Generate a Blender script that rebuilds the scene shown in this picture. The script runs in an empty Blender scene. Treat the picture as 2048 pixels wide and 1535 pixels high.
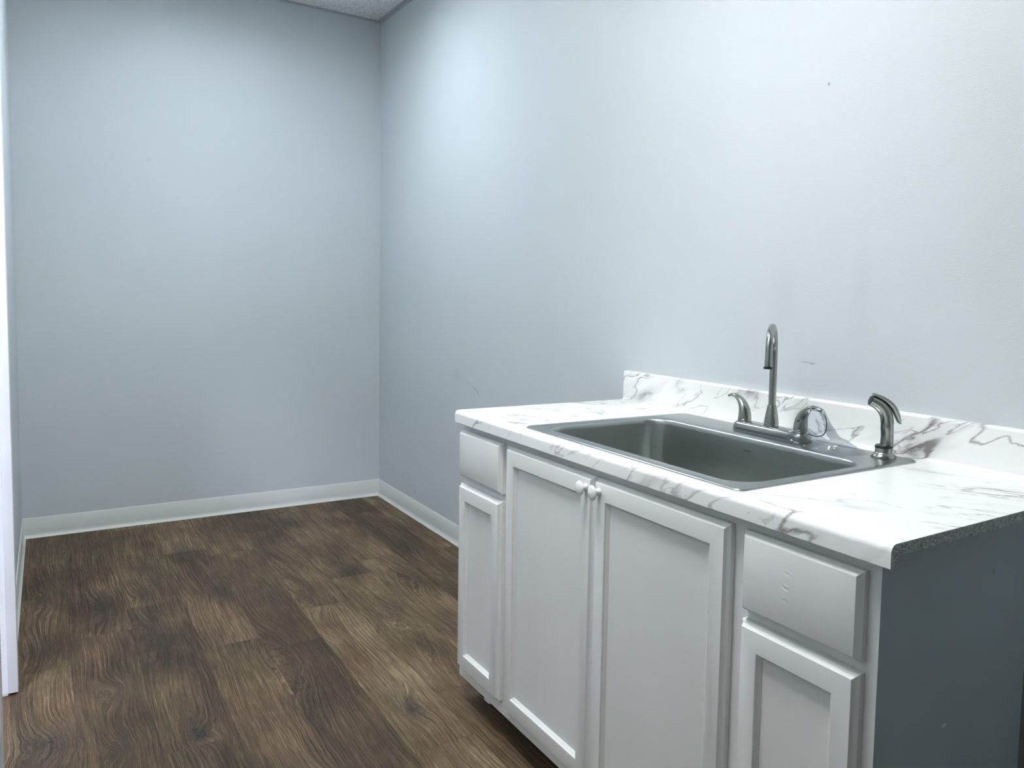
import bpy, bmesh, math, random
from mathutils import Vector, Matrix
random.seed(7)
scn = bpy.context.scene
C = scn.collection

# ------------------------------------------------------------------ camera
CAM = Vector((4.9149, -1.6522, 1.2677))
YAW, PITCH, ROLL, FPX = 0.6348, -0.0716, 0.0267, 1600.93
fw = Vector((-math.cos(YAW)*math.cos(PITCH), math.sin(YAW)*math.cos(PITCH), math.sin(PITCH)))
rt = fw.cross(Vector((0, 0, 1))).normalized(); up = rt.cross(fw)
r2 = rt*math.cos(ROLL) + up*math.sin(ROLL); u2 = -rt*math.sin(ROLL) + up*math.cos(ROLL)
cd = bpy.data.cameras.new('camera'); cam = bpy.data.objects.new('camera', cd); C.objects.link(cam)
M3 = Matrix((r2, u2, -fw)).transposed()
cam.matrix_world = Matrix.Translation(CAM) @ M3.to_4x4()
cd.sensor_width = 36.0; cd.lens = FPX/2048*36.0
cd.shift_x = -(1271.16-1024)/2048; cd.shift_y = (712.10-767.5)/2048
cd.clip_start = 0.02; cd.clip_end = 60
scn.camera = cam

# ------------------------------------------------------------------ world, exposure, lamp strength
w = bpy.data.worlds.new('world'); scn.world = w; w.use_nodes = True
w.node_tree.nodes['Background'].inputs[0].default_value = (.7, .8, 1, 1)
w.node_tree.nodes['Background'].inputs[1].default_value = 0.02
vs = scn.view_settings
vs.view_transform = 'Standard'; vs.look = 'None'; vs.gamma = 1; vs.use_curve_mapping = False
vs.exposure = 0.78
LAMPS = [  # x, y, half x, half y, emission, colour, label
    (1.20, -0.93, .30, .30, 16.4, (0.90, 0.98, 1.05), 'square recessed ceiling light panel nearer the far wall'),
    (3.45, -1.20, .30, .30, 28.6, (0.99, 1.0, 0.98), 'square recessed ceiling light panel above the sink cabinet'),
    (1.70, -3.10, .30, .30, 14.0, (0.90, 0.96, 1.08), 'square recessed ceiling light panel beyond the doorway, nearer its far end'),
    (3.90, -2.75, .30, .30, 85.0, (0.84, 0.91, 1.12), 'square recessed ceiling light panel beyond the doorway, behind the viewer'),
]

L, H = 1.773, 2.882           # left wall y = -L, ceiling height
T = 0.914                     # worktop height
XE = 6.6                      # how far the room runs on past the camera

# ------------------------------------------------------------------ node helpers
def mat(name):
    m = bpy.data.materials.new(name); m.use_nodes = True
    nt = m.node_tree; b = nt.nodes['Principled BSDF']
    return m, nt, b
def N(nt, t, **k):
    n = nt.nodes.new(t)
    for a, v in k.items(): setattr(n, a, v)
    return n
def mth(nt, op, a, b=None, c=None, clamp=False):
    n = nt.nodes.new('ShaderNodeMath'); n.operation = op; n.use_clamp = clamp
    for i, v in enumerate((a, b, c)):
        if v is None: continue
        if isinstance(v, (int, float)): n.inputs[i].default_value = v
        else: nt.links.new(v, n.inputs[i])
    return n.outputs[0]
def ramp(nt, fac, stops, interp='LINEAR'):
    n = nt.nodes.new('ShaderNodeValToRGB'); n.color_ramp.interpolation = interp
    e = n.color_ramp.elements
    while len(e) < len(stops): e.new(0.5)
    for i, (p, c) in enumerate(stops):
        e[i].position = p; e[i].color = (c[0], c[1], c[2], 1) if not isinstance(c, (int, float)) else (c, c, c, 1)
    nt.links.new(fac, n.inputs[0]); return n.outputs[0]
def mix(nt, fac, a, b, mode='MIX'):
    n = nt.nodes.new('ShaderNodeMix'); n.data_type = 'RGBA'; n.blend_type = mode
    for i, v in ((0, fac), (6, a), (7, b)):
        if isinstance(v, (int, float)): n.inputs[i].default_value = v
        elif isinstance(v, tuple): n.inputs[i].default_value = (*v[:3], 1)
        else: nt.links.new(v, n.inputs[i])
    return n.outputs[2]
def noise(nt, vec, scale, detail=4, rough=.5, dist=0):
    n = nt.nodes.new('ShaderNodeTexNoise'); n.inputs['Scale'].default_value = scale
    n.inputs['Detail'].default_value = detail; n.inputs['Roughness'].default_value = rough
    n.inputs['Distortion'].default_value = dist
    if vec is not None: nt.links.new(vec, n.inputs['Vector'])
    return n
def objco(nt): return N(nt, 'ShaderNodeTexCoord').outputs['Object']
def mapping(nt, vec, scale=(1, 1, 1), rot=(0, 0, 0), loc=(0, 0, 0)):
    n = nt.nodes.new('ShaderNodeMapping'); nt.links.new(vec, n.inputs[0])
    n.inputs['Scale'].default_value = scale; n.inputs['Rotation'].default_value = rot; n.inputs['Location'].default_value = loc
    return n.outputs[0]
def sep(nt, vec):
    n = nt.nodes.new('ShaderNodeSeparateXYZ'); nt.links.new(vec, n.inputs[0]); return n.outputs
def comb(nt, x, y, z):
    n = nt.nodes.new('ShaderNodeCombineXYZ')
    for i, v in enumerate((x, y, z)):
        if isinstance(v, (int, float)): n.inputs[i].default_value = v
        else: nt.links.new(v, n.inputs[i])
    return n.outputs[0]
def bump(nt, b, h, strength, dist=.001, prev=None):
    n = nt.nodes.new('ShaderNodeBump'); n.inputs['Strength'].default_value = strength
    n.inputs['Distance'].default_value = dist
    nt.links.new(h, n.inputs['Height'])
    if prev is not None: nt.links.new(prev, n.inputs['Normal'])
    nt.links.new(n.outputs[0], b.inputs['Normal']); return n.outputs[0]
def gauss(nt, u, v, cu, cv, a, bb, ang=0.0):
    """exp(-d^2) blob centred on (cu, cv) with radii a, bb, turned by ang"""
    du = mth(nt, 'SUBTRACT', u, cu); dv = mth(nt, 'SUBTRACT', v, cv)
    if ang:
        c_, s_ = math.cos(ang), math.sin(ang)
        du, dv = (mth(nt, 'ADD', mth(nt, 'MULTIPLY', du, c_), mth(nt, 'MULTIPLY', dv, s_)),
                  mth(nt, 'SUBTRACT', mth(nt, 'MULTIPLY', dv, c_), mth(nt, 'MULTIPLY', du, s_)))
    d = mth(nt, 'ADD', mth(nt, 'POWER', mth(nt, 'ABSOLUTE', mth(nt, 'DIVIDE', du, a)), 2.0),
            mth(nt, 'POWER', mth(nt, 'ABSOLUTE', mth(nt, 'DIVIDE', dv, bb)), 2.0))
    return mth(nt, 'EXPONENT', mth(nt, 'MULTIPLY', d, -1.0))

# ------------------------------------------------------------------ materials
def wall_paint(name, col, scuffs=()):
    m, nt, b = mat(name)
    co = objco(nt); c = None
    out = None
    big = noise(nt, co, 1.3, 3).outputs[0]
    colr = ramp(nt, big, [(.3, tuple(v*.97 for v in col)), (.7, tuple(min(1, v*1.02) for v in col))])
    x, y, z = sep(nt, co)
    for (axis, cu, cz, a, bb, ang, s) in scuffs:
        g = gauss(nt, x if axis == 'x' else y, z, cu, cz, a, bb, ang)
        g = mth(nt, 'MULTIPLY', g, s)
        colr = mix(nt, g, colr, (.12, .13, .15))
    nt.links.new(colr, b.inputs['Base Color'])
    b.inputs['Roughness'].default_value = .48
    b.inputs['Specular IOR Level'].default_value = .35
    n1 = noise(nt, co, 260, 3, .6).outputs[0]
    n2 = noise(nt, co, 5, 2, .5).outputs[0]
    p = bump(nt, b, n1, .32, .0012)
    bump(nt, b, n2, .25, .004, p)
    return m
WALLC = (.60, .645, .672)
M_wall = wall_paint('wall_paint', WALLC)
M_wallR = wall_paint('wall_paint_scuffed', WALLC, [
    ('x', 1.372, .815, .030, .0035, -.35, .35), ('x', 1.405, .800, .014, .004, -.6, .45),
    ('x', 3.449, 1.109, .016, .0013, -.03, .55), ('x', 3.472, 1.107, .008, .0018, 0, .75),
    ('x', 3.488, 1.838, .0035, .0035, 0, .9), ('x', 1.16, .86, .05, .03, 0, .10),
    ('x', 1.30, .835, .012, .008, 0, .22), ('x', .42, .205, .006, .02, .3, .25), ('x', .60, .15, .01, .016, -.4, .25),
    ('x', 1.20, 1.02, .012, .006, .3, .12), ('x', 3.36, 1.275, .05, .10, 0, .05), ('x', 3.62, 1.30, .03, .16, 0, .05)])
M_wallB = wall_paint('wall_paint_back', WALLC, [
    ('y', -1.21, 1.92, .012, .004, .2, .18), ('y', -1.25, 1.35, .05, .002, .35, .08), ('y', -.6, 1.75, .02, .002, 1.0, .07)])

m, nt, b = mat('ceiling_tile'); M_ceil = m
co = objco(nt); n = noise(nt, co, 90, 3, .7).outputs[0]
nt.links.new(ramp(nt, n, [(.38, (.62, .65, .66)), (.55, (.88, .91, .92))]), b.inputs['Base Color'])
b.inputs['Roughness'].default_value = .95; bump(nt, b, n, .5, .002)

def simple(name, col, rough=.5, metal=0., spec=.5, nscale=None, nstr=.1, ndist=.0005, coat=0):
    m, nt, b = mat(name)
    co = objco(nt)
    v = noise(nt, co, 7, 3).outputs[0]
    nt.links.new(ramp(nt, v, [(.3, tuple(c*.97 for c in col)), (.7, tuple(min(1, c*1.02) for c in col))]), b.inputs['Base Color'])
    b.inputs['Roughness'].default_value = rough; b.inputs['Metallic'].default_value = metal
    b.inputs['Specular IOR Level'].default_value = spec; b.inputs['Coat Weight'].default_value = coat
    if nscale: bump(nt, b, noise(nt, co, nscale, 4, .6).outputs[0], nstr, ndist)
    return m
M_angle = simple('grid_angle_shaded', (.48, .51, .53), .6)  # white wall angle, its shadow painted in as grey
M_base = simple('cove_base_vinyl', (.68, .705, .675), .38, spec=.5)
M_trim = simple('trim_paint', (.88, .89, .92), .35, nscale=60, nstr=.1)
M_dark = simple('dark_gap', (.02, .02, .02), .9)
M_black = simple('black_plastic', (.012, .013, .015), .35)
M_tray = simple('fixture_steel', (.8, .8, .8), .5)
M_ply = simple('cabinet_inside', (.38, .33, .27), .7)
def steel(name, col, rough, sc, an=.0, bmp=.07):
    m, nt, b = mat(name)
    co = objco(nt)
    st = noise(nt, mapping(nt, co, sc), 1, 4, .65).outputs[0]
    b.inputs['Metallic'].default_value = 1
    nt.links.new(ramp(nt, st, [(.25, tuple(c*.93 for c in col)), (.75, tuple(min(1, c*1.04) for c in col))]), b.inputs['Base Color'])
    nt.links.new(ramp(nt, st, [(.2, rough*.88), (.8, rough*1.12)]), b.inputs['Roughness'])
    b.inputs['Anisotropic'].default_value = an
    if bmp: bump(nt, b, st, bmp, .00015)
    return m
M_steel = steel('brushed_steel_sink', (.47, .505, .485), .31, (14, 14, 160), bmp=0)
M_steelrim = steel('brushed_steel_rim', (.37, .395, .395), .31, (30, 900, 900))
M_nickel = steel('brushed_nickel', (.36, .375, .355), .22, (300, 300, 60))
M_chrome = simple('polished_chrome', (.72, .74, .75), .07, metal=1)

# painted cabinet wood
def cab_paint(name, wrinkles=False):
    m, nt, b = mat(name); co = objco(nt)
    v = noise(nt, mapping(nt, co, (3, 3, 1.2)), 2, 3).outputs[0]
    nt.links.new(ramp(nt, v, [(.3, (.745, .755, .745)), (.7, (.785, .795, .785))]), b.inputs['Base Color'])
    b.inputs['Roughness'].default_value = .25; b.inputs['Specular IOR Level'].default_value = .55
    g1 = noise(nt, mapping(nt, co, (120, 120, 400)), 1, 3, .6).outputs[0]
    g2 = noise(nt, co, 320, 2, .5).outputs[0]
    p = bump(nt, b, g1, .16, .0006); p = bump(nt, b, g2, .16, .0005, p)
    if wrinkles:
        x, y, z = sep(nt, co)
        a = mth(nt, 'ADD', mth(nt, 'ADD', gauss(nt, x, z, 4.000, .806, .006, .007), gauss(nt, x, z, 3.996, .782, .007, .006)),
                gauss(nt, x, z, 3.997, .760, .006, .005))
        wv = mth(nt, 'SINE', mth(nt, 'ADD', mth(nt, 'MULTIPLY', z, 520), mth(nt, 'MULTIPLY', noise(nt, co, 45, 2).outputs[0], 14)))
        bump(nt, b, mth(nt, 'MULTIPLY', a, wv), .45, .0012, p)
    return m
M_cab = cab_paint('cabinet_paint'); M_cabw = cab_paint('cabinet_paint_wrinkled', True)
# cabinet paint with the shade of the right end put into its colour
m, nt, b = mat('cabinet_side_shaded'); M_side_shade = m
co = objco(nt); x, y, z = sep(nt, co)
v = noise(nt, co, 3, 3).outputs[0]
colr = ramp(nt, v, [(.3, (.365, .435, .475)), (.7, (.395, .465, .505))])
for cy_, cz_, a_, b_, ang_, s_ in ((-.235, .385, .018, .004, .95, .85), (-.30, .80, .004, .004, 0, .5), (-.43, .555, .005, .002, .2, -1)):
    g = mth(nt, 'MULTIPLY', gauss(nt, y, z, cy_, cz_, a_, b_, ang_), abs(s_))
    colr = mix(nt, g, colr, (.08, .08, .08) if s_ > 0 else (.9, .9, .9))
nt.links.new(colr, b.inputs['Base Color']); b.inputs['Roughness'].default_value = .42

# particle board
m, nt, b = mat('particle_board'); M_pb = m
co = objco(nt); n1 = noise(nt, mapping(nt, co, (1, .45, 1)), 420, 4, .75).outputs[0]
nt.links.new(ramp(nt, n1, [(.34, (.16, .19, .18)), (.5, (.48, .53, .51)), (.64, (.85, .9, .88))]), b.inputs['Base Color'])
b.inputs['Roughness'].default_value = .9; bump(nt, b, n1, 1, .0015)

# marble laminate: one sheet that wraps over front edge, top and splash
m, nt, b = mat('marble_laminate'); M_marb = m
co = objco(nt); x, y, z = sep(nt, co)
sco = mth(nt, 'ADD', y, mth(nt, 'SUBTRACT', z, 0.914))
sheet = comb(nt, x, sco, 0.0)
base = mapping(nt, sheet, (1, 1, 1), (0, 0, math.radians(-28)), (0, 0, 0))
base = mapping(nt, base, (1.6, 5.6, 1), (0, 0, 0), (2.3, .7, 0))
def vadd(a, b_, k):
    q = nt.nodes.new('ShaderNodeVectorMath'); q.operation = 'SCALE'; nt.links.new(b_, q.inputs[0]); q.inputs['Scale'].default_value = k
    r_ = nt.nodes.new('ShaderNodeVectorMath'); r_.operation = 'ADD'; nt.links.new(a, r_.inputs[0]); nt.links.new(q.outputs[0], r_.inputs[1]); return r_.outputs[0]
d1 = noise(nt, base, 1.1, 3, .55); d2 = noise(nt, base, 5.0, 4, .6)
wv = vadd(vadd(base, d1.outputs['Color'], .9), d2.outputs['Color'], .16)
def vein(vec, scale, width, off, det=1.5):
    n = noise(nt, mapping(nt, vec, (1, 1, 1), (0, 0, 0), (off, off*.6, 0)), scale, det, .5).outputs[0]
    r = mth(nt, 'ABSOLUTE', mth(nt, 'SUBTRACT', n, .5))
    return mth(nt, 'POWER', mth(nt, 'SUBTRACT', 1.0, mth(nt, 'DIVIDE', r, width, clamp=True), clamp=True), 1.3)
def mask(scale, off, lo, hi):
    return ramp(nt, noise(nt, mapping(nt, base, (1, 1, 1), (0, 0, 0), (off, off, 0)), scale, 3, .55).outputs[0], [(lo, 0), (hi, 1)])
v1 = vein(wv, 1.35, .0135, 0); v2 = vein(wv, 2.6, .022, 5.3, 3); v3 = vein(wv, 1.35, .085, 0)
k1 = mask(1.1, 1.7, .40, .56); k2 = mask(1.5, 6.2, .49, .60); k3 = mask(1.9, 11.0, .50, .64)
f = mth(nt, 'MULTIPLY', v1, mth(nt, 'ADD', mth(nt, 'MULTIPLY', k1, .80), .12))
f = mth(nt, 'MAXIMUM', f, mth(nt, 'MULTIPLY', mth(nt, 'MULTIPLY', v2, k2), .75))
f = mth(nt, 'ADD', f, mth(nt, 'MULTIPLY', mth(nt, 'MULTIPLY', v3, k3), .34), clamp=True)
nt.links.new(mix(nt, f, (.90, .905, .90), (.24, .225, .225)), b.inputs['Base Color'])
b.inputs['Roughness'].default_value = .28; b.inputs['Specular IOR Level'].default_value = .5
bump(nt, b, noise(nt, co, 500, 2).outputs[0], .06, .0003)
M_marbT = M_marbS = M_marb

# clear film: thin crinkled plastic
m, nt, b = mat('clear_film'); M_film = m
b.inputs['Base Color'].default_value = (.9, .95, 1, 1); b.inputs['Roughness'].default_value = .06
b.inputs['Specular IOR Level'].default_value = .9
co = objco(nt); nn_ = noise(nt, co, 55, 2, .5).outputs[0]
nb = bump(nt, b, nn_, .5, .004)
tr = nt.nodes.new('ShaderNodeBsdfTransparent'); tr.inputs[0].default_value = (.93, .96, 1, 1)
lw = nt.nodes.new('ShaderNodeFresnel'); lw.inputs['IOR'].default_value = 1.4; nt.links.new(nb, lw.inputs['Normal'])
gl = nt.nodes.new('ShaderNodeBsdfGlossy'); gl.inputs['Roughness'].default_value = .08; nt.links.new(nb, gl.inputs['Normal'])
mx = nt.nodes.new('ShaderNodeMixShader'); nt.links.new(mth(nt, 'ADD', mth(nt, 'MULTIPLY', lw.outputs[0], .5), .02, clamp=True), mx.inputs[0])
nt.links.new(tr.outputs[0], mx.inputs[1]); nt.links.new(gl.outputs[0], mx.inputs[2])
nt.links.new(mx.outputs[0], nt.nodes['Material Output'].inputs['Surface'])

# lamp
m, nt, b = mat('lamp_diffuser'); M_lamp = {}
def lampmat(s, col):
    m, nt, b = mat('lamp_diffuser_%g' % s)
    b.inputs['Base Color'].default_value = (.9, .9, .9, 1)
    b.inputs['Emission Color'].default_value = (*col, 1); b.inputs['Emission Strength'].default_value = s
    return m

# wood plank floor ---------------------------------------------------
KNOTS = [  # world x, y, radius x, radius y, ring amplitude, darkness
    (1.205, -1.500, .11, .030, .9, .70), (1.33, -1.50, .07, .020, .5, .65), (2.417, -1.330, .050, .030, 1.2, 1.0),
    (2.609, -.775, .055, .030, 1.2, 1.0), (2.262, -1.668, .07, .045, 2.0, .80), (2.40, -1.515, .05, .025, 1.2, .55),
    (2.02, -1.50, .06, .03, 1.8, .30), (1.24, -1.09, .08, .05, .7, .60), (1.30, -.56, .06, .05, .6, .70),
    (1.16, -.60, .03, .035, .9, .75), (.21, -.355, .06, .04, .6, .70), (.30, -.62, .08, .05, .5, .55),
    (1.62, -1.36, .16, .035, 1.6, .50), (1.38, -.79, .14, .03, 1.3, .42), (2.10, -.98, .22, .045, 2.6, .16),
    (1.60, -.80, .10, .03, 1.0, .35), (1.15, -1.36, .05, .03, .8, .45), (1.05, -.22, .10, .05, .6, .62),
    (1.55, -.36, .10, .03, 1.6, .30), (2.05, -.55, .20, .035, 2.2, .20), (1.55, -1.69, .12, .05, 1.0, .42),
    (1.0, -1.66, .16, .04, 1.5, .25), (.62, -1.15, .14, .05, .6, .50), (.72, -.78, .12, .06, .6, .45),
    (.85, -1.30, .16, .05, .6, .40), (2.95, -1.10, .08, .04, 1.5, .6), (3.3, -1.5, .08, .04, 1.5, .5), (2.62, -1.55, .05, .03, 1.3, .5),
]
m, nt, b = mat('oak_vinyl_planks'); M_floor = m
co = objco(nt)
att = N(nt, 'ShaderNodeAttribute', attribute_name='plank_rand'); rnd = att.outputs['Fac']
uvn = N(nt, 'ShaderNodeUVMap', uv_map='UVMap').outputs[0]
px, py, pz = sep(nt, co); u_, v_, _ = sep(nt, uvn)
off = mth(nt, 'MULTIPLY', rnd, 37.0)
gx = mth(nt, 'ADD', px, off)
gv = comb(nt, gx, py, off)
warpn = noise(nt, mapping(nt, gv, (1.3, 5.0, 1)), 1.0, 2, .45).outputs[0]
warp2 = noise(nt, mapping(nt, gv, (7, 22, 1)), 1.0, 3, .55).outputs[0]
warp3 = noise(nt, mapping(nt, gv, (22, 60, 1)), 1.0, 2, .5).outputs[0]
blobs = None; dark = None
wx = mth(nt, 'ADD', px, mth(nt, 'MULTIPLY', mth(nt, 'SUBTRACT', warp2, .5), .09))
wy = mth(nt, 'ADD', py, mth(nt, 'MULTIPLY', mth(nt, 'SUBTRACT', warp3, .5), .035))
for kx, ky, ka, kb, amp, dk in KNOTS:
    g = gauss(nt, wx, wy, kx, ky, ka*1.7, kb*1.35)
    a1 = mth(nt, 'MULTIPLY', g, amp*.026*(1 if ky*7 % 1 > .5 else -1))
    blobs = a1 if blobs is None else mth(nt, 'ADD', blobs, a1)
    g2 = mth(nt, 'MULTIPLY', mth(nt, 'POWER', g, 1.8), dk)
    dark = g2 if dark is None else mth(nt, 'MAXIMUM', dark, g2)
field = mth(nt, 'ADD', py, mth(nt, 'MULTIPLY', mth(nt, 'SUBTRACT', warpn, .5), .075))
field = mth(nt, 'ADD', field, mth(nt, 'MULTIPLY', mth(nt, 'SUBTRACT', warp2, .5), .010))
field = mth(nt, 'ADD', field, mth(nt, 'MULTIPLY', mth(nt, 'SUBTRACT', warp3, .5), .0030))
field = mth(nt, 'ADD', field, blobs)
ring = mth(nt, 'SINE', mth(nt, 'MULTIPLY', field, 2*math.pi/.0125))
ringf = mth(nt, 'SINE', mth(nt, 'MULTIPLY', field, 2*math.pi/.0052))
ring = mth(nt, 'ADD', mth(nt, 'MULTIPLY', ring, .24), mth(nt, 'MULTIPLY', ringf, .26))
fv = comb(nt, gx, field, off)
fib = noise(nt, mapping(nt, fv, (6, 300, 1)), 1, 3, .65).outputs[0]
fib2 = noise(nt, mapping(nt, fv, (2.5, 55, 1)), 1, 4, .6).outputs[0]
fib3 = noise(nt, mapping(nt, gv, (26, 420, 1)), 1, 3, .6).outputs[0]
tone = noise(nt, mapping(nt, gv, (2.6, 5.0, 1)), 1, 3, .55).outputs[0]
rm = ramp(nt, noise(nt, mapping(nt, gv, (2.2, 8, 1), (0, 0, 0), (4, 2, 7)), 1, 3).outputs[0], [(.40, .12), (.62, 1)])
val = mth(nt, 'ADD', .5, mth(nt, 'MULTIPLY', mth(nt, 'MULTIPLY', ring, rm), .42))
val = mth(nt, 'ADD', val, mth(nt, 'MULTIPLY', mth(nt, 'SUBTRACT', fib, .5), .95))
val = mth(nt, 'ADD', val, mth(nt, 'MULTIPLY', mth(nt, 'SUBTRACT', fib3, .5), .55))
val = mth(nt, 'ADD', val, mth(nt, 'MULTIPLY', mth(nt, 'SUBTRACT', fib2, .5), .60))
val = mth(nt, 'ADD', val, mth(nt, 'MULTIPLY', mth(nt, 'SUBTRACT', tone, .5), .85))
val = mth(nt, 'ADD', val, mth(nt, 'MULTIPLY', mth(nt, 'SUBTRACT', rnd, .5), .26))
wood = ramp(nt, val, [(.05, (.022, .0138, .0080)), (.30, (.054, .034, .0195)), (.52, (.102, .066, .037)), (.74, (.178, .120, .070)), (.98, (.33, .245, .150))])
hue = noise(nt, mapping(nt, gv, (2, 5, 1), (0, 0, 0), (9, 1, 3)), 1, 2).outputs[0]
wood = mix(nt, ramp(nt, hue, [(.45, 0), (.66, .35)]), wood, mix(nt, 1.0, wood, (.80, .98, .84), 'MULTIPLY'))
wood = mix(nt, mth(nt, 'MULTIPLY', dark, .80), wood, (.024, .022, .022))
crk = mth(nt, 'LESS_THAN', mth(nt, 'ABSOLUTE', mth(nt, 'SUBTRACT', noise(nt, mapping(nt, gv, (16, 24, 1)), 1, 3, .6).outputs[0], .5)), .014)
wood = mix(nt, mth(nt, 'MULTIPLY', crk, ramp(nt, dark, [(.55, 0), (.8, .9)])), wood, (.004, .005, .007))
# plank seams: u,v in metres from the plank edge, packed in the UV map
seam = mth(nt, 'MINIMUM', mth(nt, 'MINIMUM', u_, v_), 1.0)
att2 = N(nt, 'ShaderNodeAttribute', attribute_name='plank_size')
wl = sep(nt, att2.outputs['Vector'])
e1 = mth(nt, 'MINIMUM', u_, mth(nt, 'SUBTRACT', wl[0], u_)); e2 = mth(nt, 'MINIMUM', v_, mth(nt, 'SUBTRACT', wl[1], v_))
e = mth(nt, 'MINIMUM', e1, e2)
sm = mth(nt, 'SUBTRACT', 1.0, mth(nt, 'DIVIDE', e, .0016, clamp=True), clamp=True)
wood = mix(nt, mth(nt, 'MULTIPLY', sm, .62), wood, (.02, .016, .012))
nt.links.new(wood, b.inputs['Base Color'])
nt.links.new(ramp(nt, fib, [(.3, .66), (.7, .52)]), b.inputs['Roughness'])
b.inputs['Specular IOR Level'].default_value = .28
p = bump(nt, b, mth(nt, 'ADD', fib, mth(nt, 'MULTIPLY', ringf, .3)), .25, .0006)
bump(nt, b, mth(nt, 'MULTIPLY', sm, -1), .5, .001, p)

# ------------------------------------------------------------------ object helpers
def smooth(me, ang=35):
    for p in me.polygons: p.use_smooth = True
    me.set_sharp_from_angle(angle=math.radians(ang))
def obj(name, bm, m, parent=None, sm=None, recalc=True):
    if recalc: bmesh.ops.recalc_face_normals(bm, faces=bm.faces)
    me = bpy.data.meshes.new(name); bm.to_mesh(me); bm.free()
    for mm in (m if isinstance(m, (list, tuple)) else [m]): me.materials.append(mm)
    if sm: smooth(me, sm)
    o = bpy.data.objects.new(name, me); C.objects.link(o)
    if parent is not None:
        o.parent = parent; o.matrix_parent_inverse = Matrix.Identity(4)
        if parent.type == 'EMPTY': o.location = -Vector(parent.location)
    return o
def struct(name, bm, m, sm=None):
    o = obj(name, bm, m, None, sm); o['kind'] = 'structure'; return o
def thing(name, label, cat, loc, group=None):
    o = bpy.data.objects.new(name, None); C.objects.link(o); o.location = loc
    o.empty_display_size = .1
    o['label'] = label; o['category'] = cat
    if group: o['group'] = group
    return o
def bx(bm, x0, x1, y0, y1, z0, z1, bev=0):
    r = bmesh.ops.create_cube(bm, size=1.0)
    vs_ = r['verts']
    for v in vs_:
        v.co = Vector(((x0+x1)/2 + v.co.x*(x1-x0), (y0+y1)/2 + v.co.y*(y1-y0), (z0+z1)/2 + v.co.z*(z1-z0)))
    if bev:
        ed = list({e for v in vs_ for e in v.link_edges})
        bmesh.ops.bevel(bm, geom=ed, offset=bev, segments=2, affect='EDGES', profile=.5)
def box(*a, bev=0):
    bm = bmesh.new(); bx(bm, *a, bev=bev); return bm
def rings(bm, rs, cap0=True, cap1=True, closed=False):
    """rs: list of rings (lists of Vectors, same count) bridged in turn"""
    V = [[bm.verts.new(p) for p in r] for r in rs]
    n = len(V[0])
    prs = list(zip(V[:-1], V[1:]))
    if closed: prs.append((V[-1], V[0]))
    for A, B in prs:
        for i in range(n):
            j = (i+1) % n
            bm.faces.new((A[i], A[j], B[j], B[i]))
    if cap0 and not closed: bm.faces.new(V[0][::-1])
    if cap1 and not closed: bm.faces.new(V[-1])
def extr_x(bm, prof, x0, x1, caps=True):
    """prof: closed (y,z) outline extruded from x0 to x1"""
    rings(bm, [[Vector((x0, y, z)) for y, z in prof], [Vector((x1, y, z)) for y, z in prof]], caps, caps)
def lathe(bm, prof, c, axis='z', seg=40):
    """prof: (r, h) list about axis through c"""
    rs = []
    for r, h in prof:
        ring_ = []
        for i in range(seg):
            a = 2*math.pi*i/seg; p, q = r*math.cos(a), r*math.sin(a)
            if axis == 'z': ring_.append(Vector((c[0]+p, c[1]+q, c[2]+h)))
            else: ring_.append(Vector((c[0]+p, c[1]-h, c[2]+q)))      # axis -y
        rs.append(ring_)
    rings(bm, rs)
def sweep(bm, pts, rad, seg=24, side=None):
    """tube through pts, rad = list of r or (a, b); side = fixed side vector for oval sections"""
    pts = [Vector(p) for p in pts]; rs = []
    prev = None
    for i, p in enumerate(pts):
        t = (pts[min(i+1, len(pts)-1)] - pts[max(i-1, 0)]).normalized()
        if side is not None: s = Vector(side)
        else: s = prev if prev is not None else (Vector((0, 1, 0)) if abs(t.y) < .9 else Vector((1, 0, 0)))
        s = (s - t*s.dot(t)).normalized(); prev = s
        n_ = t.cross(s)
        r = rad[i]; a, b_ = (r, r) if isinstance(r, (int, float)) else r
        rs.append([p + s*(a*math.cos(2*math.pi*k/seg)) + n_*(b_*math.sin(2*math.pi*k/seg)) for k in range(seg)])
    rings(bm, rs)
def spline(P, n=8):
    """Catmull-Rom through tuples of any length"""
    out = []
    for i in range(len(P)-1):
        p0, p1, p2, p3 = P[max(i-1, 0)], P[i], P[i+1], P[min(i+2, len(P)-1)]
        for k in range(n):
            t = k/n
            out.append(tuple(.5*((2*b_) + (-a+c_)*t + (2*a-5*b_+4*c_-d)*t*t + (-a+3*b_-3*c_+d)*t**3) for a, b_, c_, d in zip(p0, p1, p2, p3)))
    out.append(tuple(P[-1])); return out
def rrect(x0, x1, y0, y1, r, z, k=8):
    P = []
    for cx, cy, a0 in ((x1-r, y1-r, 0), (x0+r, y1-r, 90), (x0+r, y0+r, 180), (x1-r, y0+r, 270)):
        for i in range(k+1):
            a = math.radians(a0 + 90*i/k); P.append(Vector((cx+r*math.cos(a), cy+r*math.sin(a), z)))
    return P

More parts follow.
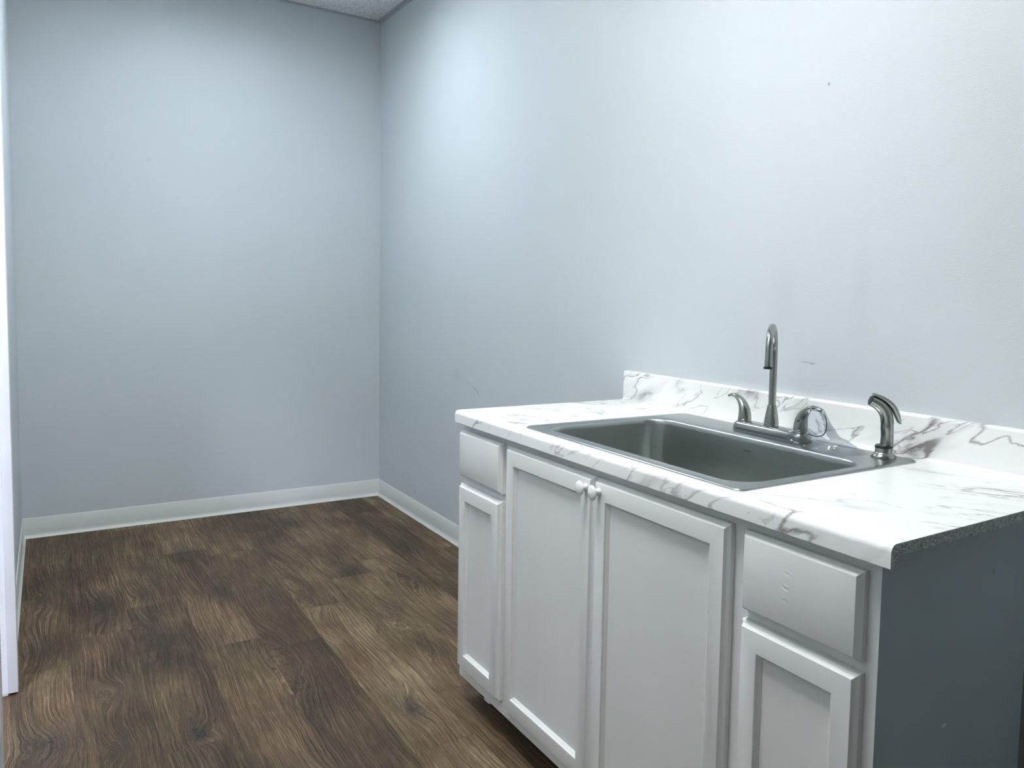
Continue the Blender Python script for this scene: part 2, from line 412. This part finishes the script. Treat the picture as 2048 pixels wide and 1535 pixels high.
# ------------------------------------------------------------------ room shell
# floor: individual planks laid along x
PW = .1865; Y0 = -1.61; PL = 1.212
ANCH = {-1: 1.736, 0: 1.51, 1: 1.281, 2: .62, 3: .745, 4: 2.858, 5: 1.362, 6: 1.18, 7: .35}
bm = bmesh.new(); uvl = bm.loops.layers.uv.new('UVMap')
planks = []
yf_min, yf_max = -4.6, 0.0
k = math.floor((yf_min - Y0)/PW)
while Y0 + k*PW < yf_max:
    a = ANCH.get(k, random.uniform(0, PL))
    ya, yb = max(Y0+k*PW, yf_min), min(Y0+(k+1)*PW, yf_max)
    x = a - PL*math.ceil(a/PL + .01)
    while x < XE:
        xa, xb = max(x, 0), min(x+PL, XE)
        if xb - xa > .004 and yb-ya > .002:
            planks.append((xa, xb, ya, yb, random.random()))
        x += PL
    k += 1
for xa, xb, ya, yb, r in planks:
    vs_ = [bm.verts.new(p) for p in ((xa, ya, 0), (xb, ya, 0), (xb, yb, 0), (xa, yb, 0))]
    f = bm.faces.new(vs_)
    for lp, uv in zip(f.loops, ((0, 0), (xb-xa, 0), (xb-xa, yb-ya), (0, yb-ya))): lp[uvl].uv = uv
me = bpy.data.meshes.new('floor'); bm.to_mesh(me); bm.free(); me.materials.append(M_floor)
a1 = me.attributes.new('plank_rand', 'FLOAT', 'FACE'); a2 = me.attributes.new('plank_size', 'FLOAT_VECTOR', 'FACE')
for i, pl in enumerate(planks):
    a1.data[i].value = pl[4]; a2.data[i].vector = (pl[1]-pl[0], pl[3]-pl[2], 0)
o = bpy.data.objects.new('floor', me); C.objects.link(o); o['kind'] = 'structure'

WT = .12
DX0, DX1, DH = 1.872, 2.76, 2.04      # doorway in the left wall
struct('wall_back', box(-WT, 0, -4.6, WT, 0, H), M_wallB)
struct('wall_right', box(0, XE, 0, WT, 0, H), M_wallR)
bm = bmesh.new()
bx(bm, 0, DX0, -L-WT, -L, 0, H); bx(bm, DX1, XE, -L-WT, -L, 0, H); bx(bm, DX0, DX1, -L-WT, -L, DH, H)
struct('wall_left', bm, M_wall)
struct('wall_front', box(XE, XE+WT, -4.6, WT, 0, H), M_wall)
struct('wall_far_left', box(0, XE, -4.6-WT, -4.6, 0, H), M_wall)
# ceiling with openings for the light panels
bm = bmesh.new()
gx_ = sorted({-WT, XE+WT} | {v for l in LAMPS for v in (l[0]-l[2], l[0]+l[2])})
gy_ = sorted({-4.6-WT, WT} | {v for l in LAMPS for v in (l[1]-l[3], l[1]+l[3])})
for xa, xb in zip(gx_[:-1], gx_[1:]):
    for ya, yb in zip(gy_[:-1], gy_[1:]):
        mx, my = (xa+xb)/2, (ya+yb)/2
        if not any(abs(mx-l[0]) < l[2] and abs(my-l[1]) < l[3] for l in LAMPS): bx(bm, xa, xb, ya, yb, H, H+.05)
struct('ceiling', bm, M_ceil)
# wall angle of the suspended ceiling
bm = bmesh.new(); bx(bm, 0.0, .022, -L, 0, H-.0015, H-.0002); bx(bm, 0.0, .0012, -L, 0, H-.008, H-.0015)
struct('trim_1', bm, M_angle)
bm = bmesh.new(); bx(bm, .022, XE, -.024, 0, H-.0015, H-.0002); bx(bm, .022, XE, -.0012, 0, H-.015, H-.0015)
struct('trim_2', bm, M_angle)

# vinyl cove base
def cove(d, h=.1016):   # profile: distance from wall, height
    return [(0, 0), (.013, 0), (.0135, .002), (.012, .005), (.0075, .011), (.0042, .019), (.0036, .028), (.0036, h-.003), (.0024, h-.0006), (.001, h), (0, h)]
def base_run(name, p0, p1, nrm, ext0=0, ext1=0):
    p0, p1, nrm = Vector(p0), Vector(p1), Vector(nrm); t = (p1-p0).normalized(); rs = []
    # mitred ends: shift each profile point along the run by its depth
    rs.append([p0 + nrm*d + t*(d*ext0) + Vector((0, 0, z)) for d, z in cove(0)])
    rs.append([p1 + nrm*d - t*(d*ext1) + Vector((0, 0, z)) for d, z in cove(0)])
    bm = bmesh.new(); rings(bm, rs); return struct(name, bm, M_base, 40)
base_run('baseboard_back', (0, -L, 0), (0, 0, 0), (1, 0, 0), 1, 1)
base_run('baseboard_right', (0, 0, 0), (XE, 0, 0), (0, -1, 0), 1, 0)
base_run('baseboard_left', (0, -L, 0), (DX0-.068, -L, 0), (0, 1, 0), 1, 0)
base_run('baseboard_front', (DX1+.068, -L, 0), (XE, -L, 0), (0, 1, 0), 0, 0)

# door lining and casings of the doorway
CW, CT, GAP = .066, .025, .007
def casing(x0, x1, inner):   # moulded casing: thick at the back edge, stepping down to the opening
    bm = bmesh.new()
    bx(bm, x0, x1, -L, -L+CT, GAP, DH+CW, bev=.0015)
    return bm
bm = casing(DX0-CW+.006, DX0+.006, 1); struct('trim_3', bm, M_trim, 40)
bm = casing(DX1-.006, DX1+CW-.006, -1); struct('trim_4', bm, M_trim, 40)
bm = bmesh.new(); bx(bm, DX0+.006, DX1-.006, -L, -L+CT, DH-.006, DH+CW, bev=.0015); struct('trim_5', bm, M_trim, 40)
bm = bmesh.new()
bx(bm, DX0-.004, DX0+.0002, -L-WT, -L+.0005, GAP, DH); bx(bm, DX1-.0002, DX1+.004, -L-WT, -L+.0005, GAP, DH)
bx(bm, DX0, DX0+.011, -L-.085, -L-.05, GAP, DH, bev=.001)   # door stop
bx(bm, DX1-.011, DX1, -L-.085, -L-.05, GAP, DH, bev=.001)
bx(bm, DX0, DX1, -L-WT, -L+.0005, DH-.0002, DH+.004)
struct('door_1', bm, M_trim, 40)

# ------------------------------------------------------------------ ceiling lights
for i, (lx, ly, hx, hy, s, col, lab) in enumerate(LAMPS):
    t = thing('ceiling_light', lab, 'light', (lx, ly, H), 'recessed ceiling light panels')
    bm = bmesh.new()
    for a in ((-hx, -hx+.022, -hy, hy), (hx-.022, hx, -hy, hy), (-hx+.022, hx-.022, -hy, -hy+.022), (-hx+.022, hx-.022, hy-.022, hy)):
        bx(bm, lx+a[0], lx+a[1], ly+a[2], ly+a[3], H-.004, H+.108)
    bx(bm, lx-hx, lx+hx, ly-hy, ly+hy, H+.1085, H+.112)
    obj('frame', bm, M_tray, t)
    obj('diffuser', box(lx-hx+.023, lx+hx-.023, ly-hy+.023, ly+hy-.023, H+.095, H+.100), lampmat(s, col), t)

# ------------------------------------------------------------------ base cabinet
FX0, FX1, FY, FZ0, FZ1 = 2.624, 4.174, -.6236, .070, .8942
BY = -.172                                       # back of the cabinet
cab = thing('sink_base_cabinet', 'white painted sink base cabinet with four doors and two drawers under the marble worktop', 'cabinet', ((FX0+FX1)/2, FY, 0))
def sidep(x0, x1, m):
    bm = bmesh.new()
    prof = [(FY+.0215, FZ0), (FY+.0215, FZ1), (BY, FZ1), (BY, 0.0005), (FY+.075, 0.0005), (FY+.075, FZ0)]
    extr_x(bm, prof, x0, x1); return obj('side_panel', bm, m, cab)
sp = sidep(FX1-.0185, FX1-.0005, M_side_shade); sp['label'] = 'side panel on the right end, its shade painted in as dull grey'
sidep(FX0+.0005, FX0+.0185, M_cab)
obj('bottom_panel', box(FX0+.019, FX1-.019, FY+.0215, BY-.007, .105, .120), M_ply, cab)
obj('back_panel', box(FX0+.019, FX1-.019, BY-.0065, BY-.0005, .0005, FZ1-.02), M_ply, cab)
obj('toe_kick', box(FX0+.019, FX1-.019, FY+.075, FY+.090, .0005, .104), M_dark, cab)
# face frame: outer stiles, two inner stiles, rails
bm = bmesh.new()
y0, y1 = FY, FY+.021
ST = [(FX0, 2.662), (2.890, 2.962), (3.822, 3.902), (4.124, FX1)]
for a, b_ in ST: bx(bm, a, b_, y0, y1, FZ0, FZ1)
for i, (a, b_) in enumerate(((2.662, 2.890), (2.962, 3.822), (3.902, 4.124))):
    bx(bm, a, b_, y0, y1, FZ1-.060, FZ1); bx(bm, a, b_, y0, y1, FZ0, .125)
    if i != 1: bx(bm, a, b_, y0, y1, .685, .725)
bx(bm, 2.80, 2.835, y0+.001, y1, .0615, FZ0)   # drip of filler under the bottom rail
ff = obj('face_frame', bm, [M_cab, M_side_shade], cab)
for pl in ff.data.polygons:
    if pl.normal.x > .9 and pl.center.x > FX1-.001: pl.material_index = 1   # outer edge gets the same painted-in shade as the end panel
def slab_rings(x0, x1, z0, z1, steps):
    out = []
    for ins, dep in steps:
        y = FY - dep
        out.append([Vector((x0+ins, y, z0+ins)), Vector((x1-ins, y, z0+ins)), Vector((x1-ins, y, z1-ins)), Vector((x0+ins, y, z1-ins))])
    return out
DT = .0222   # thickness of doors and drawer fronts
OUT_OGEE = [(0, .0004), (0, .0105), (.0012, .0120), (.0035, .0132), (.0062, .0160), (.0080, .0195), (.0092, .0218), (.0105, DT)]
def drawer(x0, x1, z0, z1, m, lab=None):
    bm = bmesh.new(); rings(bm, slab_rings(x0, x1, z0, z1, [(0, .0004), (0, .0110), (.0015, .0122), (.0085, .0216), (.0100, DT)]))
    o = obj('drawer_front', bm, m, cab, 25)
    if lab: o['label'] = lab
def door(x0, x1, z0, z1, knob_side=None, r=.047):
    bm = bmesh.new()
    inner = [(.0105, DT), (r, DT), (r+.0015, .0212), (r+.0022, .0182), (r+.0075, .0130), (r+.0085, .0115)]
    rg = slab_rings(x0, x1, z0, z1, OUT_OGEE[:-1]+inner)
    rings(bm, rg, True, False)
    d = obj('door', bm, M_cab, cab, 25)
    bm = bmesh.new(); q = r+.0085
    bx(bm, x0+q-.004, x1-q+.004, FY-.0113, FY-.004, z0+q-.004, z1-q+.004)
    pn = obj('center_panel', bm, M_cab, d)
    if knob_side:
        kx = x1-.024 if knob_side > 0 else x0+.024; kz = z1-.028
        bm = bmesh.new()
        prof = [(.0095, .0002), (.0096, .002), (.0078, .0045), (.0068, .0085), (.0072, .0120), (.0105, .0150), (.0150, .0165), (.0174, .0185), (.0168, .0206), (.0140, .0226), (.0090, .0240), (.0040, .0247), (.0005, .0249)]
        lathe(bm, [(.0005, .0001)]+prof, (kx, FY-DT, kz), 'y', 40)
        kb = obj('knob', bm, M_knob, d, 60); kb['label'] = 'round white mushroom knob'
    return d
M_knob = simple('knob_white', (.82, .83, .83), .25, nscale=120, nstr=.05)
ZT, ZB = .8525, .101
def fit(x0, x1, z0, z1, k=.0055/1.01):     # fronts sit a few millimetres proud
    return x0+k*(4.915-x0), x1+k*(4.915-x1), z0+k*(1.268-z0), z1+k*(1.268-z1)
drawer(*fit(2.634, 2.911, .7090, ZT), M_cab)
drawer(*fit(3.880, 4.147, .7045, ZT), M_cabw, 'drawer front with small wrinkles in its paint')
door(*fit(2.634, 2.911, .107, .6870))
door(*fit(2.945, 3.3840, ZB, ZT), 1)
door(*fit(3.3895, 3.843, ZB, ZT), -1)
door(*fit(3.880, 4.147, .107, .6860))

# ------------------------------------------------------------------ worktop
XL, XR, YF = 2.630, 4.207, -.6506
ct = thing('countertop', 'white marble-look laminate countertop with rolled front edge and low backsplash', 'countertop', ((XL+XR)/2, -.3, .876))
def arc(cy, cz, r, a0, a1, n=8): return [(cy+r*math.cos(math.radians(a0+(a1-a0)*i/n)), cz+r*math.sin(math.radians(a0+(a1-a0)*i/n))) for i in range(n+1)]
RO = .013; LT = .0013
outer = [(YF+.0015, .8758)] + [(YF, .8775)] + arc(YF+RO, T-RO, RO, 180, 90)      # up the front, over the roll
inner = arc(YF+RO, T-RO, RO-LT, 90, 180) + [(YF+LT, .8775), (YF+LT+.001, .8758)]
HX0, HX1, HY0, HY1 = 3.012+.016, 3.852-.016, -.621+.016, -.0564-.016
bm = bmesh.new()
for x0, x1, ye in ((XL, HX0, -.0205), (HX1, XR, -.0205), (HX0, HX1, HY0)):
    extr_x(bm, outer + [(ye, T), (ye, T-LT)] + inner, x0, x1)
extr_x(bm, [(HY1, T), (-.0205, T), (-.0205, T-LT), (HY1, T-LT)], HX0, HX1)
bmesh.ops.remove_doubles(bm, verts=bm.verts, dist=1e-6)
obj('laminate_surface', bm, M_marbT, ct, 40)
# particle board core, exposed at the right end, its lower edge ragged
def core_prof(ye):
    e_ = LT+.0003
    top = [(a, z) for a, z in arc(YF+RO, T-RO, RO-e_, 180, 90)]
    return [(YF+e_, .8772)] + top + [(ye, T-e_), (ye, T-.0195), (YF+.0185, T-.0195), (YF+.0185, .8772)]
bm = bmesh.new()
for x0, x1, ye in ((XL+.001, HX0, -.0205), (HX1, XR-.012, -.0205), (HX0, HX1, HY0)):
    extr_x(bm, core_prof(ye), x0, x1)
extr_x(bm, [(HY1, T-.0017), (-.0205, T-.0017), (-.0205, T-.0195), (HY1, T-.0195)], HX0, HX1)
# ragged end slice
P = core_prof(-.0205); e_ = LT+.0003
low = []
yy = -.0205
while yy > YF+.024:
    low.append((yy, T-.0195-random.uniform(-.0012, .0013))); yy -= random.uniform(.004, .012)
top = [(YF+e_, .8772+.0006)] + arc(YF+RO, T-RO, RO-e_, 180, 90) + [(-.0205, T-e_)]
P = top + low + [(YF+.0190, T-.0190), (YF+.0180, .886), (YF+.0187, .880), (YF+.0180, .8768)]
extr_x(bm, P, XR-.012, XR-.0006)
cr = obj('particle_board_core', bm, M_pb, ct); cr['label'] = 'raw grey particle board showing at the cut right end'
# backsplash with coved foot and rounded top
SH = 1.0155
prof = [(-.0003, T-.0195), (-.0003, SH)] + [(-.013, SH)] + arc(-.0190+.007, SH-.007, .007, 90, 180, 6)[1:] + [(-.0190, T+.009)] + arc(-.0190-.009, T+.009, .009, 0, -90, 6)[1:] + [(-.028, T-.0001), (-.0202, T-.0001), (-.0202, T-.0195)]
# keep the foot lying on the laminate
bm = bmesh.new(); extr_x(bm, prof, XL, XR-.0005); obj('backsplash', bm, M_marbS, ct, 40)

# ------------------------------------------------------------------ sink
SX0, SX1, SY0, SY1 = 3.012, 3.852, -.621, -.0564
BX0, BX1, BY0, BY1 = 3.047, 3.815, -.583, -.190
sk = thing('sink', 'stainless steel single bowl drop-in kitchen sink set in the worktop', 'sink', ((SX0+SX1)/2, (SY0+SY1)/2, T))
bm = bmesh.new(); rs = []
def R(ins, z, r, outer=True):
    if outer: return rrect(SX0+ins, SX1-ins, SY0+ins, SY1-ins, r, z, 10)
    return rrect(BX0+ins, BX1-ins, BY0+ins, BY1-ins, r, z, 10)
rs += [R(0, T+.0003, .022), R(.0008, T+.0020, .022), R(.0030, T+.0042, .021), R(.010, T+.0045, .018)]
rs += [R(-.0145, T+.0043, .075, False), R(-.0130, T+.0040, .074, False), R(-.0115, T+.0034, .073, False), R(-.005, T+.0032, .072, False), R(-.0025, T+.0028, .071, False), R(.000, T+.0010, .070, False), R(.0020, T-.003, .069, False), R(.0028, T-.012, .068, False), R(.007, T-.10, .066, False), R(.011, T-.165, .064, False)]
for i in range(1, 7):
    a = math.radians(90*i/6); rs.append(R(.011+.028*(1-math.cos(a)), T-.165-.028*math.sin(a), .062-.002*i, False))
rs.append(R(.10, T-.1945, .05, False))
dcx, dcy = (BX0+BX1)/2, (BY0+BY1)/2
nn = len(rs[0])
def circ_like(ref, r, z):
    return [Vector((dcx + r*math.cos(math.atan2((p.y-dcy)/ (BY1-BY0), (p.x-dcx)/(BX1-BX0))), dcy + r*math.sin(math.atan2((p.y-dcy)/(BY1-BY0), (p.x-dcx)/(BX1-BX0))), z)) for p in ref]
rs.append(circ_like(rs[-1], .058, T-.1965)); rs.append(circ_like(rs[-2], .046, T-.199)); rs.append(circ_like(rs[-3], .044, T-.206))
rings(bm, rs, False, False)
bmesh.ops.recalc_face_normals(bm, faces=bm.faces)
for f in bm.faces: f.material_index = 0
so = obj('basin', bm, [M_steel, M_steelrim], sk, 50)
for pl in so.data.polygons:
    if pl.center.z > T+.0015: pl.material_index = 1
sd = so.modifiers.new('thickness', 'SOLIDIFY'); sd.thickness = .0009; sd.offset = -1
bm = bmesh.new(); lathe(bm, [(.0005, 0), (.0435, 0), (.0435, .002), (.036, .001), (.034, -.004+.004), (.030, .001), (.010, .002), (.009, .012), (.004, .013), (.0005, .013)], (dcx, dcy, T-.2055), 'z', 32)
obj('drain_strainer', bm, M_chrome, sk, 40)
# small stamped maker's mark on the back wall of the bowl (too faint to read)
bm = bmesh.new()
for i, h in enumerate((.005, .0045, .005, .004, .005)):
    xx = 3.424+i*.0052; yb_ = BY1-.0048
    bx(bm, xx, xx+.0012, yb_-.0006, yb_+.0002, .8795, .8795+h)
    bx(bm, xx, xx+.0034, yb_-.0006, yb_+.0002, .8795+h-.0012 if i % 2 else .8795, .8795+h if i % 2 else .8807)
M_mark = simple('stamped_mark', (.16, .17, .17), .5, metal=.8)
obj('stamp', bm, M_mark, sk)

# ------------------------------------------------------------------ faucet
ZR = T+.0046          # top of sink deck
FXC, FYC = 3.452, -.127
fa = thing('faucet', 'brushed nickel gooseneck kitchen faucet with two lever handles on the back of the sink', 'faucet', (FXC, FYC, ZR))
HLX, HRX = FXC-.1000, FXC+.1016
# deck plate: rounded bar, lofted through rounded rectangles
bm = bmesh.new(); rs = []
for ins, z, r in ((.001, 0, .026), (0, .003, .027), (.0005, .014, .027), (.003, .021, .0245), (.008, .0255, .019), (.015, .0270, .012)):
    rs.append(rrect(HLX-.030+ins, HRX+.030-ins, FYC-.029+ins, FYC+.029-ins, r, ZR+z, 8))
rings(bm, rs); obj('deck_plate', bm, M_nickel, fa, 50)
# collar of the spout
bm = bmesh.new()
lathe(bm, [(.0196, .0262), (.0198, .0275), (.0196, .029), (.0192, .030), (.0190, .036), (.0180, .046), (.0160, .058), (.0138, .070), (.0118, .080), (.0112, .0815), (.0100, .0820)], (FXC, FYC, ZR), 'z', 40)
obj('spout_collar', bm, M_nickel, fa, 40)
# gooseneck
d = Vector((.620, -.785, 0)).normalized(); RC = .066; zc = 1.1395
pts = [(FXC, FYC, ZR+.080), (FXC, FYC, 1.04), (FXC, FYC, 1.10), (FXC, FYC, zc)]
for i in range(1, 25):
    a = math.radians(180*i/24); q = RC*(1-math.cos(a))
    pts.append((FXC+d.x*q, FYC+d.y*q, zc+RC*math.sin(a)))
q = 2*RC
pts += [(FXC+d.x*(q+.001), FYC+d.y*(q+.001), zc-.012), (FXC+d.x*(q+.003), FYC+d.y*(q+.003), 1.1105)]
rad = [.0100, .0098, .0096, .0095]+[.0095-.0007*i/24 for i in range(24)]+[.0088, .0088]
bm = bmesh.new(); sweep(bm, pts, rad, 32)
spo = obj('spout', bm, M_nickel, fa, 40)
bm = bmesh.new(); ex, ey = FXC+d.x*(q+.0035), FYC+d.y*(q+.0035)
lathe(bm, [(.0085, .0045), (.0112, .0042), (.0114, .002), (.0112, -.0005), (.0100, -.0005), (.0095, .001), (.0005, .001)], (ex, ey, 1.1058), 'z', 32)
ae = obj('aerator', bm, M_black, spo, 40); ae['label'] = 'dark aerator ring at the spout tip'
def handle(hx, sgn):
    # skirt ring
    bm = bmesh.new()
    lathe(bm, [(.0175, .0258), (.0186, .0270), (.0186, .0315), (.0178, .0325), (.0172, .0330)], (hx, FYC, ZR), 'z', 36)
    h = obj('handle', bm, M_nickel, fa, 40)
    P = spline([(0, .0335, .0186, .0186), (0, .044, .0178, .0176), (-.002, .057, .0163, .0155), (-.008, .070, .0138, .0122), (-.020, .083, .0110, .0085), (-.036, .0915, .0085, .0056), (-.052, .0920, .0066, .0040), (-.064, .0885, .0052, .0032), (-.0665, .0875, .0022, .0016)], 6)
    bm = bmesh.new()
    sweep(bm, [(hx - sgn*p[0], FYC, ZR+p[1]) for p in P], [(p[2], p[3]) for p in P], 28, side=(0, 1, 0))
    lv = obj('lever', bm, M_nickel, h, 50)
    bm = bmesh.new(); lathe(bm, [(.0005, .0331), (.0160, .0331), (.0160, .0338), (.0005, .0338)], (hx, FYC, ZR), 'z', 28)
    g = obj('gasket', bm, M_black, h, 40); g['label'] = 'thin black ring under the lever'
    return h
handle(HLX, -1)
hr = handle(HRX, 1)
# small dark set-screw hole on the right lever
bm = bmesh.new(); lathe(bm, [(.0005, 0), (.0022, 0), (.0022, .0015), (.0005, .0015)], (HRX+.006, FYC-.0165, ZR+.056), 'y', 16)
ss = obj('set_screw', bm, M_black, hr, 40); ss['label'] = 'dark dot of the set screw'

# ------------------------------------------------------------------ side sprayer
PX, PY = 3.786, -.103
sp_ = thing('side_sprayer', 'brushed nickel pull-out side sprayer standing in its holder right of the faucet', 'sprayer', (PX, PY, ZR))
bm = bmesh.new()
lathe(bm, [(.0285, 0), (.0290, .0015), (.0280, .005), (.0240, .0095), (.0205, .012), (.0198, .014), (.0196, .0215), (.0190, .0225), (.0150, .0227)], (PX, PY, ZR), 'z', 40)
obj('holder', bm, M_nickel, sp_, 40)
bm = bmesh.new(); lathe(bm, [(.0150, .0215), (.0205, .0230), (.0208, .0250), (.0190, .0285), (.0150, .030)], (PX, PY, ZR), 'z', 36)
cl = obj('collar_ring', bm, M_black, sp_, 40); cl['label'] = 'black ring between holder and sprayer'
dd = Vector((-.50, -.866, 0))
def P3(s, z): return (PX+dd.x*(s-.0055), PY+dd.y*(s-.0055), ZR+z-.0105)
K = spline([(-.001, .0385, .0172, .0150), (-.001, .048, .0150, .0150), (-.001, .062, .0145, .0145), (0, .078, .0145, .0150), (.0005, .092, .0140, .0150), (.003, .106, .0135, .0150), (.010, .120, .0125, .0145), (.021, .131, .0118, .0135), (.033, .138, .0112, .0125), (.042, .1425, .0108, .0120)], 6)
bm = bmesh.new(); sweep(bm, [P3(k_[0], k_[1]) for k_ in K], [(k_[2], k_[3]) for k_ in K], 32, side=(-dd.y, dd.x, 0))
wand = obj('wand', bm, M_nickel, sp_, 50)
K = spline([(-.0305, .0885, .0070, .0012), (-.0275, .0950, .0090, .0052), (-.0205, .1120, .0102, .0072), (-.0105, .1290, .0104, .0070), (.004, .1415, .0098, .0060), (.020, .1500, .0090, .0050), (.036, .1560, .0082, .0036)], 6)
bm = bmesh.new(); sweep(bm, [P3(k_[0], k_[1]) for k_ in K], [(k_[2], k_[3]) for k_ in K], 24, side=(-dd.y, dd.x, 0))
obj('trigger', bm, M_nickel, wand, 50)
bm = bmesh.new(); sweep(bm, [P3(.0415, .1423), P3(.0432, .1430)], [(.0098, .0110), (.0096, .0108)], 28, side=(-dd.y, dd.x, 0))
nz = obj('nozzle_face', bm, M_black, wand, 40); nz['label'] = 'black spray face at the tip'

# ------------------------------------------------------------------ clear film lying over the right end of the faucet
fl = thing('plastic_film', 'crinkled clear plastic film lying over the right lever and deck end of the faucet', 'plastic', (3.64, -.125, ZR))
def film_h(x, y):
    hz = .030*math.exp(-((y-FYC)/.036)**4) * (1/(1+math.exp((x-3.625)/.02)))
    hz = max(hz, .0)
    lev = .086*math.exp(-(((x-3.600)/.046)**2)**1.3 - (((y+.128)/.030)**2)**1.2)
    tail = .020*math.exp(-((x-3.66)/.05)**2-((y+.115)/.028)**2)
    return max(hz + .0015, lev) + tail + .0012 + .0022*math.sin(x*190+y*90)*math.sin(y*260-x*70) + .0022
bm = bmesh.new(); NX, NY = 64, 36; gr = []
for i in range(NX+1):
    row = []
    for j in range(NY+1):
        u, v = i/NX, j/NY
        x = 3.530 + .215*u; wdt = .052*(1-.45*u); y = -.124 + (v*2-1)*wdt + .004*math.sin(u*19)
        edge = min(1, 6*min(v, 1-v), 7*(1-u))
        row.append(bm.verts.new((x, y, ZR+.0006+film_h(x, y)*edge)))
    gr.append(row)
for i in range(NX):
    for j in range(NY): bm.faces.new((gr[i][j], gr[i+1][j], gr[i+1][j+1], gr[i][j+1]))
obj('sheet', bm, M_film, fl, 80)
bm = bmesh.new(); pts = []
for i in range(41):
    a = math.radians(118 - 300*i/40); pts.append((3.613+.036*math.cos(a), -.142, .9755+.0335*math.sin(a)+.002*math.sin(3*a)))
sweep(bm, pts, [.0004+.0011*math.sin(math.pi*i/40)**.6 for i in range(41)], 10)
M_fold = simple('film_fold', (.16, .18, .20), .12, metal=.9)
fo = obj('folded_edge', bm, M_fold, fl, 60); fo['label'] = 'thin dark curl of the folded edge'
